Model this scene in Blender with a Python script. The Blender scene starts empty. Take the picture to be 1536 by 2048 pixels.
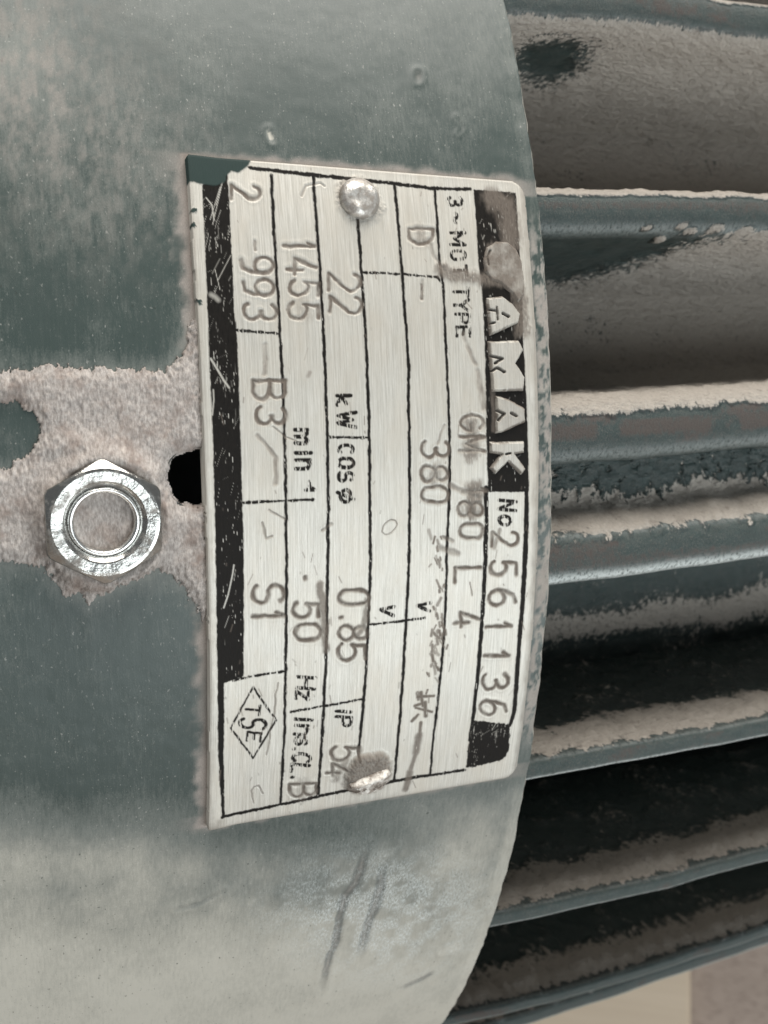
import bpy, math, numpy as np
from mathutils import Matrix, Vector

scene = bpy.context.scene
# ------------------------------------------------------------------ camera
F_PX = 1924.736                      # focal length for a 2048 px tall frame
CAM = np.array([-0.080620, -0.327536, -0.003623])
ANG = (-0.0601337, 0.3682701, 0.0315967)
R = 0.193538                         # outer radius of the fan cowl (m)


def rot3(a, b, c):
    ca, sa, cb, sb, cc, sc = math.cos(a), math.sin(a), math.cos(b), math.sin(b), math.cos(c), math.sin(c)
    rx = np.array([[1, 0, 0], [0, ca, -sa], [0, sa, ca]])
    ry = np.array([[cb, 0, sb], [0, 1, 0], [-sb, 0, cb]])
    rz = np.array([[cc, -sc, 0], [sc, cc, 0], [0, 0, 1]])
    return rz @ ry @ rx


RM = rot3(*ANG)
to_world = lambda d: np.array([d[0], d[2], -d[1]])
cx, cy, cz = (to_world(RM[:, i]) for i in range(3))      # right, down, forward
cam_data = bpy.data.cameras.new('camera')
cam = bpy.data.objects.new('camera', cam_data)
scene.collection.objects.link(cam)
m = Matrix.Identity(4)
for i in range(3):
    m[i][0], m[i][1], m[i][2], m[i][3] = cx[i], -cy[i], -cz[i], CAM[i]
cam.matrix_world = m
cam_data.sensor_fit = 'VERTICAL'
cam_data.sensor_height = 36.0
cam_data.lens = F_PX * 36.0 / 2048.0
cam_data.clip_start, cam_data.clip_end = 0.01, 60
cam_data.dof.use_dof = True
cam_data.dof.focus_distance = 0.139
cam_data.dof.aperture_fstop = (cam_data.lens / 1000) / 0.0011   # a phone's small aperture
scene.camera = cam

# ------------------------------------------------------------------ world, lamps, exposure
world = bpy.data.worlds.new('World')
scene.world = world
world.use_nodes = True
bg = world.node_tree.nodes['Background']
bg.inputs[0].default_value = (0.90, 0.95, 1.0, 1)
bg.inputs[1].default_value = 0.15


def area(name, loc, target, size, power, col):
    d = bpy.data.lights.new(name, 'AREA')
    d.shape = 'RECTANGLE'
    d.size, d.size_y = size
    d.energy = power
    d.color = col
    o = bpy.data.objects.new(name, d)
    scene.collection.objects.link(o)
    o.location = loc
    o.rotation_euler = (Vector(target) - Vector(loc)).to_track_quat('-Z', 'Y').to_euler()
    return o


area('ceiling_light', (0.10, -0.62, 1.25), (0, -0.15, 0), (1.2, 0.9), 39, (1.0, 0.95, 0.885))
area('doorway_light', (0.35, -0.95, -0.42), (0, -0.15, -0.05), (0.9, 0.5), 9.5, (0.90, 0.97, 1.0))
vs = scene.view_settings
vs.view_transform = 'Standard'
vs.look = 'None'
vs.exposure = 0.0
vs.gamma = 1.0
scene.cycles.use_denoising = True
scene.cycles.max_bounces = 6

# ------------------------------------------------------------------ numeric helpers
rng = np.random.default_rng(7)
TAB = rng.random((8, 256, 256))


def vnoise(x, y, k=0):
    """smooth value noise, 0..1"""
    t = TAB[k % 8]
    x = x + 17.3 * k
    y = y + 9.7 * k
    xi, yi = np.floor(x).astype(int), np.floor(y).astype(int)
    fx, fy = x - xi, y - yi
    fx, fy = fx * fx * (3 - 2 * fx), fy * fy * (3 - 2 * fy)
    a, b = t[xi & 255, yi & 255], t[(xi + 1) & 255, yi & 255]
    c, d = t[xi & 255, (yi + 1) & 255], t[(xi + 1) & 255, (yi + 1) & 255]
    return (a * (1 - fx) + b * fx) * (1 - fy) + (c * (1 - fx) + d * fx) * fy


def fbm(x, y, k=0, octv=4, gain=0.55):
    s, a, n = 0, 1.0, 0
    for i in range(octv):
        s = s + a * vnoise(x * 2 ** i, y * 2 ** i, k + i)
        n += a
        a *= gain
    return s / n


def sstep(e0, e1, x):
    t = np.clip((x - e0) / (e1 - e0), 0, 1)
    return t * t * (3 - 2 * t)


def blob(x, y, cx_, cy_, rx, ry):
    """soft spot, 1 in the middle, 0 outside"""
    return np.exp(-(((x - cx_) / rx) ** 2 + ((y - cy_) / ry) ** 2))


def seg_dist(x, y, pts):
    d = np.full(x.shape, 1e9)
    for (ax, ay), (bx, by) in zip(pts[:-1], pts[1:]):
        vx, vy = bx - ax, by - ay
        l2 = vx * vx + vy * vy + 1e-12
        t = np.clip(((x - ax) * vx + (y - ay) * vy) / l2, 0, 1)
        d = np.minimum(d, np.hypot(x - ax - t * vx, y - ay - t * vy))
    return d


def poly_sdf(x, y, pts):
    """negative inside"""
    pts = list(pts)
    d = seg_dist(x, y, pts + [pts[0]])
    ins = np.zeros(x.shape, bool)
    for (ax, ay), (bx, by) in zip(pts, pts[1:] + [pts[0]]):
        c = ((ay > y) != (by > y)) & (x < (bx - ax) * (y - ay) / (by - ay + 1e-12) + ax)
        ins ^= c
    return np.where(ins, -d, d)


def on_cyl(px, py, r):
    """point of the photographed surface: photo position -> (axial x, angle) on a cylinder of radius r"""
    d = RM @ np.array([(px - 768) / F_PX, (py - 1024) / F_PX, 1.0])
    w = to_world(d)
    A = w[1] ** 2 + w[2] ** 2
    B = w[1] * CAM[1] + w[2] * CAM[2]
    C = CAM[1] ** 2 + CAM[2] ** 2 - r * r
    t = (-B - math.sqrt(max(B * B - A * C, 0))) / A
    p = CAM + t * w
    return p[0], math.atan2(p[2], -p[1])


def to_photo(P):
    w = P - CAM
    d = np.stack([w[..., 0], -w[..., 2], w[..., 1]], -1) @ RM
    return 768 + F_PX * d[..., 0] / d[..., 2], 1024 + F_PX * d[..., 1] / d[..., 2]


# ------------------------------------------------------------------ mesh helpers
def link(name, me, mat, parent):
    if mat:
        me.materials.append(mat)
    o = bpy.data.objects.new(name, me)
    scene.collection.objects.link(o)
    if parent:
        o.parent = parent
    return o


def grid_obj(name, P, mat, parent, attrs=None, uv=None, keep=None, wrap=False, smooth=True):
    """P: (n, m, 3) array of points joined as a grid of quads"""
    n, mm = P.shape[:2]
    idx = np.arange(n * mm).reshape(n, mm)
    if wrap:
        idx = np.concatenate([idx, idx[:, :1]], 1)
    q = np.stack([idx[:-1, :-1], idx[1:, :-1], idx[1:, 1:], idx[:-1, 1:]], -1).reshape(-1, 4)
    if keep is not None:
        q = q[keep[:, :].reshape(-1)]
    me = bpy.data.meshes.new(name)
    nv, nf = n * mm, len(q)
    me.vertices.add(nv)
    me.vertices.foreach_set('co', np.ascontiguousarray(P, np.float32).reshape(-1))
    me.loops.add(nf * 4)
    me.loops.foreach_set('vertex_index', q.reshape(-1).astype(np.int32))
    me.polygons.add(nf)
    me.polygons.foreach_set('loop_start', (np.arange(nf) * 4).astype(np.int32))
    me.polygons.foreach_set('use_smooth', np.full(nf, smooth))
    if uv is not None:
        l = me.uv_layers.new(name='UVMap')
        l.data.foreach_set('uv', np.ascontiguousarray(uv.reshape(-1, 2)[q.reshape(-1)], np.float32).reshape(-1))
    for k, v in (attrs or {}).items():
        a = me.attributes.new(k, 'FLOAT', 'POINT')
        a.data.foreach_set('value', np.ascontiguousarray(v, np.float32).reshape(-1))
    me.update(calc_edges=True)
    me.validate()
    return link(name, me, mat, parent)


def cyl_pts(x, th, r):
    return np.stack([x + 0 * r, -np.cos(th) * r, np.sin(th) * r], -1)


# ------------------------------------------------------------------ material helpers
class NT:
    def __init__(self, name):
        self.mat = bpy.data.materials.new(name)
        self.mat.use_nodes = True
        self.t = self.mat.node_tree
        self.b = self.t.nodes['Principled BSDF']
        self.out = self.t.nodes['Material Output']

    def n(self, typ, **kw):
        nd = self.t.nodes.new(typ)
        for k, v in kw.items():
            setattr(nd, k, v)
        return nd

    def lk(self, a, b):
        self.t.links.new(a, b)

    def put(self, sock, v):
        if hasattr(v, 'is_output'):
            self.lk(v, sock)
        elif isinstance(v, tuple):
            sock.default_value = (*v, 1) if len(v) == 3 else v
        else:
            sock.default_value = v

    def attr(self, name):
        return self.n('ShaderNodeAttribute', attribute_name=name).outputs['Fac']

    def uv(self, sx, sy, rot=0.0):
        u = self.n('ShaderNodeUVMap', uv_map='UVMap')
        mp = self.n('ShaderNodeMapping')
        mp.inputs['Scale'].default_value = (sx, sy, 1)
        mp.inputs['Rotation'].default_value = (0, 0, rot)
        self.lk(u.outputs[0], mp.inputs[0])
        return mp.outputs[0]

    def obj(self, s=(1, 1, 1)):
        u = self.n('ShaderNodeTexCoord')
        mp = self.n('ShaderNodeMapping')
        mp.inputs['Scale'].default_value = s
        self.lk(u.outputs['Object'], mp.inputs[0])
        return mp.outputs[0]

    def noise(self, vec, scale, detail=3, rough=0.6):
        nz = self.n('ShaderNodeTexNoise')
        nz.inputs['Scale'].default_value = scale
        nz.inputs['Detail'].default_value = detail
        nz.inputs['Roughness'].default_value = rough
        self.lk(vec, nz.inputs['Vector'])
        return nz.outputs['Fac']

    def ramp(self, v, a, b, lo=0.0, hi=1.0):
        r = self.n('ShaderNodeMapRange')
        r.interpolation_type = 'SMOOTHSTEP'
        for k, x in zip(('From Min', 'From Max', 'To Min', 'To Max'), (a, b, lo, hi)):
            r.inputs[k].default_value = x
        self.lk(v, r.inputs[0])
        return r.outputs[0]

    def math(self, op, a, b=0.0, clamp=False):
        nd = self.n('ShaderNodeMath', operation=op, use_clamp=clamp)
        self.put(nd.inputs[0], a)
        self.put(nd.inputs[1], b)
        return nd.outputs[0]

    def mixc(self, f, a, b):
        nd = self.n('ShaderNodeMix', data_type='RGBA')
        self.put(nd.inputs[0], f)
        self.put(nd.inputs[6], a)
        self.put(nd.inputs[7], b)
        return nd.outputs[2]

    def mixf(self, f, a, b):
        nd = self.n('ShaderNodeMix', data_type='FLOAT')
        self.put(nd.inputs[0], f)
        self.put(nd.inputs[2], a)
        self.put(nd.inputs[3], b)
        return nd.outputs[0]

    def bump(self, h, dist, strength=1.0, prev=None):
        b = self.n('ShaderNodeBump')
        b.inputs['Distance'].default_value = dist
        b.inputs['Strength'].default_value = strength
        self.lk(h, b.inputs['Height'])
        if prev is not None:
            self.lk(prev, b.inputs['Normal'])
        return b.outputs[0]

    def set(self, **kw):
        names = dict(color='Base Color', metal='Metallic', rough='Roughness', normal='Normal', spec='Specular IOR Level', aniso='Anisotropic')
        for k, v in kw.items():
            self.put(self.b.inputs[names[k]], v)
        return self.mat


DUST = (0.300, 0.262, 0.225)
TEAL = (0.028, 0.043, 0.040)

# painted sheet of the cowl: teal paint under a film of dust; uv in millimetres
M = NT('cowl_paint')
film = M.attr('film')
grit = M.attr('grit')
sheen_mask = M.attr('painted_sheen')
strk = M.noise(M.uv(2.2, 0.42), 1.0, 4, 0.7)
fine = M.noise(M.uv(5.5, 3.2), 1.0, 3, 0.7)
cloud = M.noise(M.uv(0.10, 0.07), 1.0, 6, 0.68)
f0 = M.math('ADD', film, M.math('MULTIPLY', M.math('SUBTRACT', cloud, 0.5), 0.60))
f1 = M.math('ADD', f0, M.math('MULTIPLY', M.math('SUBTRACT', strk, 0.5), 0.55))
f1 = M.math('ADD', f1, M.math('MULTIPLY', M.math('SUBTRACT', fine, 0.5), 0.40), clamp=True)
wipe = M.noise(M.uv(2.4, 0.05), 1.0, 3, 0.7)
f1 = M.math('ADD', f1, M.math('MULTIPLY', M.math('SUBTRACT', wipe, 0.5), 0.12), clamp=True)
specks = M.ramp(M.noise(M.uv(2.3, 1.5), 1.0, 2, 0.5), 0.66, 0.71)
pits = M.ramp(M.noise(M.uv(1.7, 1.3), 1.0, 2, 0.5), 0.32, 0.27)
col = M.mixc(M.noise(M.uv(0.05, 0.05), 1.0, 3), (0.027, 0.042, 0.039), (0.050, 0.067, 0.062))
col = M.mixc(f1, col, M.mixc(M.ramp(f0, 0.35, 0.75), (0.255, 0.262, 0.240), (0.41, 0.395, 0.345)))
col = M.mixc(M.math('MULTIPLY', specks, M.ramp(cloud, 0.35, 0.65, 0.05, 0.35)), col, (0.46, 0.45, 0.42))
col = M.mixc(M.math('MULTIPLY', pits, 0.6), col, (0.030, 0.038, 0.034))
sheen_or_bare = M.math('MULTIPLY', sheen_mask, M.ramp(M.noise(M.uv(3.6, 1.3), 1.0, 6, 0.8), 0.42, 0.70))  # reflected sheen painted on as pale, slightly metallic specks
col = M.mixc(sheen_or_bare, col, (0.66, 0.72, 0.72))
col = M.mixc(grit, col, M.mixc(fine, (0.185, 0.160, 0.143), (0.37, 0.335, 0.305)))
rg = M.mixf(f1, 0.42, 0.66)
rg = M.mixf(grit, rg, 0.9)
rg = M.mixf(sheen_or_bare, rg, 0.34)
bm = M.math('ADD', M.math('MULTIPLY', strk, 0.5), M.math('MULTIPLY', fine, 0.5))
nb = M.bump(bm, 0.00010, 0.35)
nb = M.bump(M.noise(M.uv(0.12, 0.12), 1.0, 2), 0.0006, 0.20, nb)
cowl_mat = M.set(color=col, rough=rg, metal=M.math('MULTIPLY', sheen_or_bare, 0.4), normal=nb, spec=0.30)

# loose dust and packed dust
M = NT('packed_dust')
n1 = M.noise(M.uv(2.6, 1.1), 1.0, 5, 0.7)
n2 = M.noise(M.uv(0.22, 0.22), 1.0, 4, 0.6)
col = M.mixc(M.ramp(n1, 0.30, 0.72), (0.220, 0.199, 0.184), (0.445, 0.412, 0.386))
col = M.mixc(M.ramp(n2, 0.45, 0.72, 0, 0.8), col, (0.20, 0.155, 0.132))
col = M.mixc(M.ramp(M.noise(M.uv(0.5, 0.35), 1.0, 4, 0.6), 0.55, 0.75, 0, 0.7), col, (0.52, 0.47, 0.43))
dust_mat = M.set(color=col, rough=0.95, normal=M.bump(n1, 0.0004, 0.6), spec=0.15)

# the nameplate: brushed aluminium, black print, dirt in the stampings, a dab of machine paint
M = NT('nameplate_metal')
ink, dirt, paint = M.attr('ink'), M.attr('dirt'), M.attr('paint')
br = M.noise(M.uv(4.2, 0.10), 1.0, 5, 0.8)
br2 = M.noise(M.uv(3.0, 0.9), 1.0, 3, 0.7)
cl = M.noise(M.uv(0.16, 0.07), 1.0, 6, 0.7)
col = M.mixc(M.ramp(br, 0.25, 0.75), (0.33, 0.317, 0.283), (0.575, 0.565, 0.52))
col = M.mixc(M.ramp(cl, 0.35, 0.72, 0, 0.6), col, (0.44, 0.405, 0.345))
dcol = M.mixc(br2, (0.070, 0.058, 0.048), (0.200, 0.170, 0.145))
col = M.mixc(ink, col, M.mixc(br2, (0.004, 0.004, 0.004), (0.016, 0.014, 0.012)))
col = M.mixc(dirt, col, dcol)
col = M.mixc(paint, col, TEAL)
cover = M.math('MAXIMUM', M.math('MAXIMUM', dirt, ink), paint)
met = M.mixf(cover, M.mixf(br, 0.15, 0.40), 0.0)
rg = M.mixf(br, 0.36, 0.58)
rg = M.mixf(ink, rg, M.mixf(br2, 0.42, 0.7))
rg = M.mixf(dirt, rg, 0.85)
plate_mat = M.set(color=col, metal=met, rough=rg, normal=M.bump(br, 0.00010, 0.6), spec=M.mixf(cover, 0.5, 0.08))

# cast iron frame: dark teal paint, dust where it settled, worn edges; attributes from the mesh
M = NT('cast_paint')
du, ru, we = M.attr('dust'), M.attr('rust'), M.attr('wear')
n1 = M.noise(M.uv(0.75, 0.55), 1.0, 5, 0.72)
n2 = M.noise(M.uv(0.35, 0.5), 1.0, 4, 0.65)
n3 = M.noise(M.uv(1.9, 1.0), 1.0, 4, 0.72)
n4 = M.noise(M.uv(4.2, 3.0), 1.0, 3, 0.75)
n5 = M.noise(M.uv(0.40, 0.75, 0.6), 1.0, 6, 0.68)
col = M.mixc(n2, (0.014, 0.024, 0.0235), (0.036, 0.058, 0.056))
sp = M.math('MULTIPLY', M.ramp(n4, 0.46, 0.72), M.ramp(n5, 0.30, 0.65))
col = M.mixc(M.math('MULTIPLY', sp, 0.55), col, (0.23, 0.205, 0.178))
rsum = M.math('ADD', M.math('ADD', ru, M.math('MULTIPLY', M.math('SUBTRACT', n1, 0.5), 0.8)), M.math('MULTIPLY', M.math('SUBTRACT', n3, 0.5), 1.1))
rmask = M.ramp(rsum, 0.35, 0.75)
col = M.mixc(rmask, col, M.mixc(n4, (0.020, 0.016, 0.015), (0.105, 0.090, 0.080)))
wmask = M.math('MULTIPLY', we, M.ramp(n3, 0.30, 0.55))
col = M.mixc(wmask, col, (0.62, 0.67, 0.66))
dsum = M.math('ADD', du, M.math('MULTIPLY', M.math('SUBTRACT', n1, 0.5), 1.0))
dsum = M.math('ADD', dsum, M.math('MULTIPLY', M.math('SUBTRACT', n3, 0.5), 0.8))
dmask = M.ramp(dsum, 0.42, 0.56)
dc = M.mixc(M.math('ADD', M.math('MULTIPLY', n3, 0.5), M.math('MULTIPLY', n4, 0.5)), (0.23, 0.205, 0.18), (0.68, 0.63, 0.56))
dc = M.mixc(M.ramp(n5, 0.52, 0.75, 0, 0.6), dc, (0.17, 0.14, 0.118))
col = M.mixc(dmask, col, dc)
rg = M.mixf(dmask, M.mixf(sp, 0.32, 0.75), 0.95)
rg = M.mixf(rmask, rg, 0.75)
lump = M.math('MULTIPLY', n5, M.ramp(du, 0.2, 0.7))
hh = M.math('ADD', M.math('MULTIPLY', n3, 0.5), M.math('MULTIPLY', n4, 0.4))
fin_mat = M.set(color=col, rough=rg, normal=M.bump(lump, 0.0030, 0.8, M.bump(hh, 0.0006, 0.8)), spec=0.4)

# zinc plated steel
M = NT('zinc_steel')
n1 = M.noise(M.obj((330, 330, 330)), 1.0, 5, 0.7)
n2 = M.noise(M.obj((1500, 1500, 1500)), 1.0, 3, 0.7)
col = M.mixc(n1, (0.26, 0.26, 0.25), (0.56, 0.56, 0.53))
gm = M.ramp(n1, 0.50, 0.66, 0, 0.85)
col = M.mixc(gm, col, (0.11, 0.095, 0.082))
zinc_mat = M.set(color=col, metal=M.mixf(gm, 0.95, 0.1), rough=M.mixf(n2, 0.13, 0.30), normal=M.bump(n2, 0.0002, 0.25))
M = NT('rivet_metal')
n1 = M.noise(M.obj((2200, 900, 900)), 1.0, 4, 0.7)
n2 = M.noise(M.obj((600, 600, 600)), 1.0, 3, 0.6)
col = M.mixc(n1, (0.45, 0.44, 0.41), (0.78, 0.77, 0.74))
gm = M.ramp(n2, 0.36, 0.60, 0, 0.85)
col = M.mixc(gm, col, (0.20, 0.175, 0.15))
rivet_mat = M.set(color=col, metal=M.mixf(gm, 0.9, 0.2), rough=M.mixf(n1, 0.34, 0.55), normal=M.bump(n1, 0.0003, 0.4))

# ------------------------------------------------------------------ the motor
motor = bpy.data.objects.new('electric_motor', None)
scene.collection.objects.link(motor)
motor['label'] = 'dusty teal electric motor with finned cast frame, sheet fan cowl and scratched metal nameplate'
motor['category'] = 'motor'

# ---- fan cowl: one sheet, dense where the photograph looks
NUT_X, NUT_T = on_cyl(211, 1038, R)
HOLE_X, HOLE_T = on_cyl(392, 955, R)
HOLE_R = 0.0042
xs = np.concatenate([np.linspace(-0.24, -0.105, 14)[:-1], np.arange(-0.105, -0.0010, 0.00036), np.linspace(-0.0010, 0, 9)])
deg = np.concatenate([np.linspace(-180, -48, 67)[:-1], np.arange(-48, 26, 0.115), np.linspace(26, 180, 78)[1:-1]])
ths = np.radians(deg)
X, T = np.meshgrid(xs, ths, indexing='ij')
P0 = cyl_pts(X, T, np.full(X.shape, R))
px, py = to_photo(P0)
front = (np.abs(np.degrees(T)) < 80)
px = np.where(front, px, -900)
py = np.where(front, py, 900)
mmx, mmt = X * 1000, -T * R * 1000        # sheet coordinates in millimetres
# film of dust: shape of the wiped and dusty areas
film = 0.0 + 0.01 * sstep(760, 250, py) * sstep(-200, 500, px + 0.3 * py) + 0.02 * sstep(420, 60, py)
film += 0.34 * blob(px, py, 20, 130, 75, 130) + 0.14 * blob(px, py, 200, 330, 190, 230)
film += 0.50 * sstep(1480, 1740, py) + 0.44 * sstep(1740, 1960, py)
film += 0.32 * blob(px, py, 960, 1650, 190, 120) + 0.2 * blob(px, py, 200, 1720, 240, 90)
film -= 0.26 * blob(px, py, 640, 1665, 300, 45) + 0.12 * blob(px, py, 480, 200, 140, 60)
film += 0.10 * blob(px, py, 930, 60, 120, 150)
onpl = sstep(0.24, 0.19, np.abs(T + 0.065))
film += sstep(-0.0030, -0.0018, X) * front * (0.10 + 0.40 * onpl)
film = np.where(front, film, 0.4)
film += 0.22 * (fbm(mmx * 0.06, mmt * 0.06, 1, 5) - 0.5)
film -= 0.26 * blob(px, py, 240, 1400, 280, 230) + 0.14 * blob(px, py, 250, 610, 200, 130)
# grit gathered along the plate's edges
PLX0, PLX1 = -0.0560, -0.0030
PLT0, PLT1 = math.radians(10.95), math.radians(-18.40)
RP = R + 0.0010
dl = (PLX0 - X) * 1000                       # mm left of the plate
dtop = (T - PLT0) * R * 1000
dbot = (PLT1 - T) * R * 1000
inx = sstep(-0.2, 0.2, 1 - np.abs((X - (PLX0 + PLX1) / 2) / ((PLX1 - PLX0) / 2 + 0.0015)))
nz = fbm(mmx * 0.5, mmt * 0.5, 2)
grit = sstep(2.4, 0.3, dl + 3.2 * (nz - 0.5)) * (dl > -2) * (dtop < 0.8) * (dbot < 0.4) * (0.55 + 0.45 * sstep(0.3, 0.6, fbm(mmx * 0.2, mmt * 0.12, 4)))
grit = np.maximum(grit, 0.85 * sstep(1.7, 0.2, dtop + 1.8 * (nz - 0.5)) * (dtop > -2) * inx)
grit = np.maximum(grit, 0.60 * sstep(1.2, 0.1, dbot + 1.8 * (nz - 0.5)) * (dbot > -2) * inx)
band_ = sstep(-0.0031, -0.0020, X) * onpl * front
grit = np.maximum(grit, 0.75 * band_ * sstep(0.40, 0.60, fbm(mmx * 1.2, mmt * 0.6, 7, 4, 0.65)))
film = film - 0.45 * band_ * sstep(0.52, 0.40, fbm(mmx * 1.2, mmt * 0.6, 7, 4, 0.65))
# thin fringe of dust round the packed deposit
HALO = [(-220, 760), (0, 745), (112, 728), (325, 742), (372, 690), (384, 640), (405, 640), (420, 1230), (378, 1195), (345, 1152), (262, 1164), (178, 1208), (112, 1165), (86, 1132), (0, 1126), (-220, 1140)]
sdh = poly_sdf(px, py, HALO)
film = film + 0.45 * np.exp(-np.maximum(sdh, 0) / 26) * (px > -400) * (0.3 + 1.1 * fbm(mmx * 0.5, mmt * 0.5, 4)) * (1 - np.clip(1.6 * blob(px, py, 20, 868, 70, 62), 0, 1))
grit = np.maximum(grit, (0.55 * blob(px, py, 40, 150, 150, 230) + 0.25 * blob(px, py, 260, 330, 170, 200)) * sstep(0.35, 0.75, fbm(mmx * 0.9, mmt * 0.45, 6, 5, 0.7)))
# scuffs below the plate
hgt = np.zeros(X.shape)
for pts, w, g in (([(735, 1690), (712, 1765), (690, 1790), (668, 1890), (640, 1985)], 7, 0.9), ([(768, 1725), (755, 1790), (735, 1850), (718, 1920)], 8, 0.8),
                  ([(805, 1975), (865, 1945)], 3, 0.7), ([(885, 1905), (912, 1893)], 4, 0.0), ([(350, 1820), (400, 1806), (450, 1782)], 4, 0.15),
                  ([(910, 235), (925, 255), (915, 270)], 3, 0.3), ([(836, 148), (836, 160)], 6, 0.6), ([(537, 262), (546, 282)], 5, 0.0)):
    d = seg_dist(px + 10 * (fbm(mmx * .3, mmt * .3, 5) - .5), py, pts)
    mk = np.exp(-(d / w) ** 2) * (0.45 + 0.55 * vnoise(mmx * 2, mmt * 2, 3))
    ends = np.minimum(np.hypot(px - pts[0][0], py - pts[0][1]), np.hypot(px - pts[-1][0], py - pts[-1][1]))
    mk = mk * sstep(-2, 45 if len(pts) > 2 else 6, ends)
    hgt += -0.00016 * mk + 0.00012 * np.exp(-((d - 1.7 * w) / w) ** 2) * (d > w * .6)
    if g:
        grit = np.maximum(grit, g * 0.6 * mk)
        film = film - 0.60 * min(1, g * 1.1) * np.exp(-((d - 0.5 * w) / (0.55 * w)) ** 2) * (px > 0) * sstep(-2, 45 if len(pts) > 2 else 6, ends)
    else:
        film = film + 1.2 * mk
painted_sheen = np.clip(1.6 * blob(px, py, 770, 1825, 165, 95), 0, 1) * sstep(0.3, 0.6, fbm(mmx * .35, mmt * .35, 5))  # where the painted highlight lies below the plate
hgt += 0.00025 * (fbm(mmx * 0.05, mmt * 0.05, 6) - 0.5) + 0.00006 * (fbm(mmx * 0.6, mmt * 0.6, 7) - 0.5) + 0.00035 * (fbm(mmx * 1.1, mmt * 0.7, 5) - 0.5) * sstep(-0.0034, -0.0022, X) * (0.25 + 0.75 * onpl)
# rolled and dented rim
edge = sstep(-0.0004, 0.0, X)
rad = R + hgt - 0.0006 * edge ** 2 + 0.00022 * (vnoise(mmt * 0.35, mmt * 0, 3) - 0.5) * sstep(-0.004, 0, X)
Xm = X + 0.0005 * (fbm(mmt * 0.09, mmt * 0, 2) - 0.5) * sstep(-0.006, 0, X) + 0.0003 * (vnoise(mmt * 0.6, 0 * mmt, 6) - 0.5) * sstep(-0.003, 0, X)
# drill the hole half hidden by the plate: pull rim vertices on to its circle
dx, dt = X - HOLE_X, (T - HOLE_T) * R
dh = np.hypot(dx, dt) + 1e-9
near = np.abs(dh - HOLE_R) < 0.00034
s = np.where(near, HOLE_R / dh, 1.0)
Xm = np.where(near, HOLE_X + dx * s, Xm)
Tm = np.where(near, HOLE_T + dt * s / R, T)
rad = np.where(near, R - 0.00012, rad)
P = cyl_pts(Xm, Tm, rad)
inside = dh < HOLE_R * 0.985
keep = ~(inside[:-1, :-1] | inside[1:, :-1] | inside[1:, 1:] | inside[:-1, 1:])
keep = np.concatenate([keep, np.ones((len(xs) - 1, 1), bool)], 1)
uv = np.stack([mmx, mmt], -1)
cowl = grid_obj('fan_cowl', P, cowl_mat, motor, dict(film=np.clip(film, 0, 1), grit=np.clip(grit, 0, 1), painted_sheen=painted_sheen), uv, keep, wrap=True)

# inner face and rim edge of the sheet (1.6 mm thick), a lining seen at the rim and through the hole
ta = np.radians(np.arange(-180, 180, 1.0))
ta_f = np.radians(np.arange(-180, 180, 0.25))
prof = [(0.0, R - 0.0006), (0.00035, R - 0.0009), (0.00035, R - 0.0016), (0.0, R - 0.0020)] + [(x_, R - 0.0020) for x_ in np.concatenate([np.arange(-0.045, -0.066, -0.0008), [-0.24]])]
XX = np.array([p_[0] for p_ in prof])[:, None] + 0 * ta_f
RR = np.array([p_[1] for p_ in prof])[:, None] + 0 * ta_f
mt = -ta_f[None, :] * R * 1000 + 0 * XX
XX = XX + (0.0005 * (fbm(mt * 0.09, mt * 0, 2) - 0.5) + 0.0003 * (vnoise(mt * 0.6, 0 * mt, 6) - 0.5)) * (XX > -0.01)
dhl = np.hypot(XX - HOLE_X, (ta_f[None, :] + 0 * XX - HOLE_T) * R) < 0.0052
hk = ~(dhl[:-1] | dhl[1:] | np.roll(dhl[:-1], -1, 1) | np.roll(dhl[1:], -1, 1))
z0 = np.zeros(XX.shape)
lining = grid_obj('rim_edge', cyl_pts(XX, ta_f[None, :] + 0 * XX, RR), cowl_mat, cowl, dict(film=z0 + 0.75, grit=z0 + 0.25, painted_sheen=z0), np.stack([XX * 1000, mt], -1), hk, wrap=True)
# wall of the drilled hole
a = np.linspace(0, 2 * math.pi, 49)[:-1]
rr = np.array([R + 0.00005, R - 0.0022])[:, None]
hp = cyl_pts(HOLE_X + HOLE_R * np.cos(a)[None] + 0 * rr, HOLE_T + HOLE_R * np.sin(a)[None] / R + 0 * rr, rr + 0 * a[None])
dark = NT('dusty_bore_paint')
bore_mat = dark.set(color=(0.10, 0.088, 0.078), rough=0.8)  # one even dusty brown for the hole wall
grid_obj('drilled_hole', hp, bore_mat, cowl, wrap=True)
# fan end of the cowl, out of the picture on the left
rr = np.array([R, R - 0.004, R * 0.45, 0.002])[:, None]
xx = np.array([-0.24, -0.244, -0.246, -0.246])[:, None]
pe = cyl_pts(xx + 0 * ta[None], ta[None] + 0 * rr, rr + 0 * ta[None])
z1 = np.zeros(pe.shape[:2])
grid_obj('cowl_end', pe, cowl_mat, cowl, dict(film=z1 + .3, grit=z1, painted_sheen=z1), np.stack([pe[..., 1] * 1000, pe[..., 2] * 1000], -1), None, wrap=True)

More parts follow.
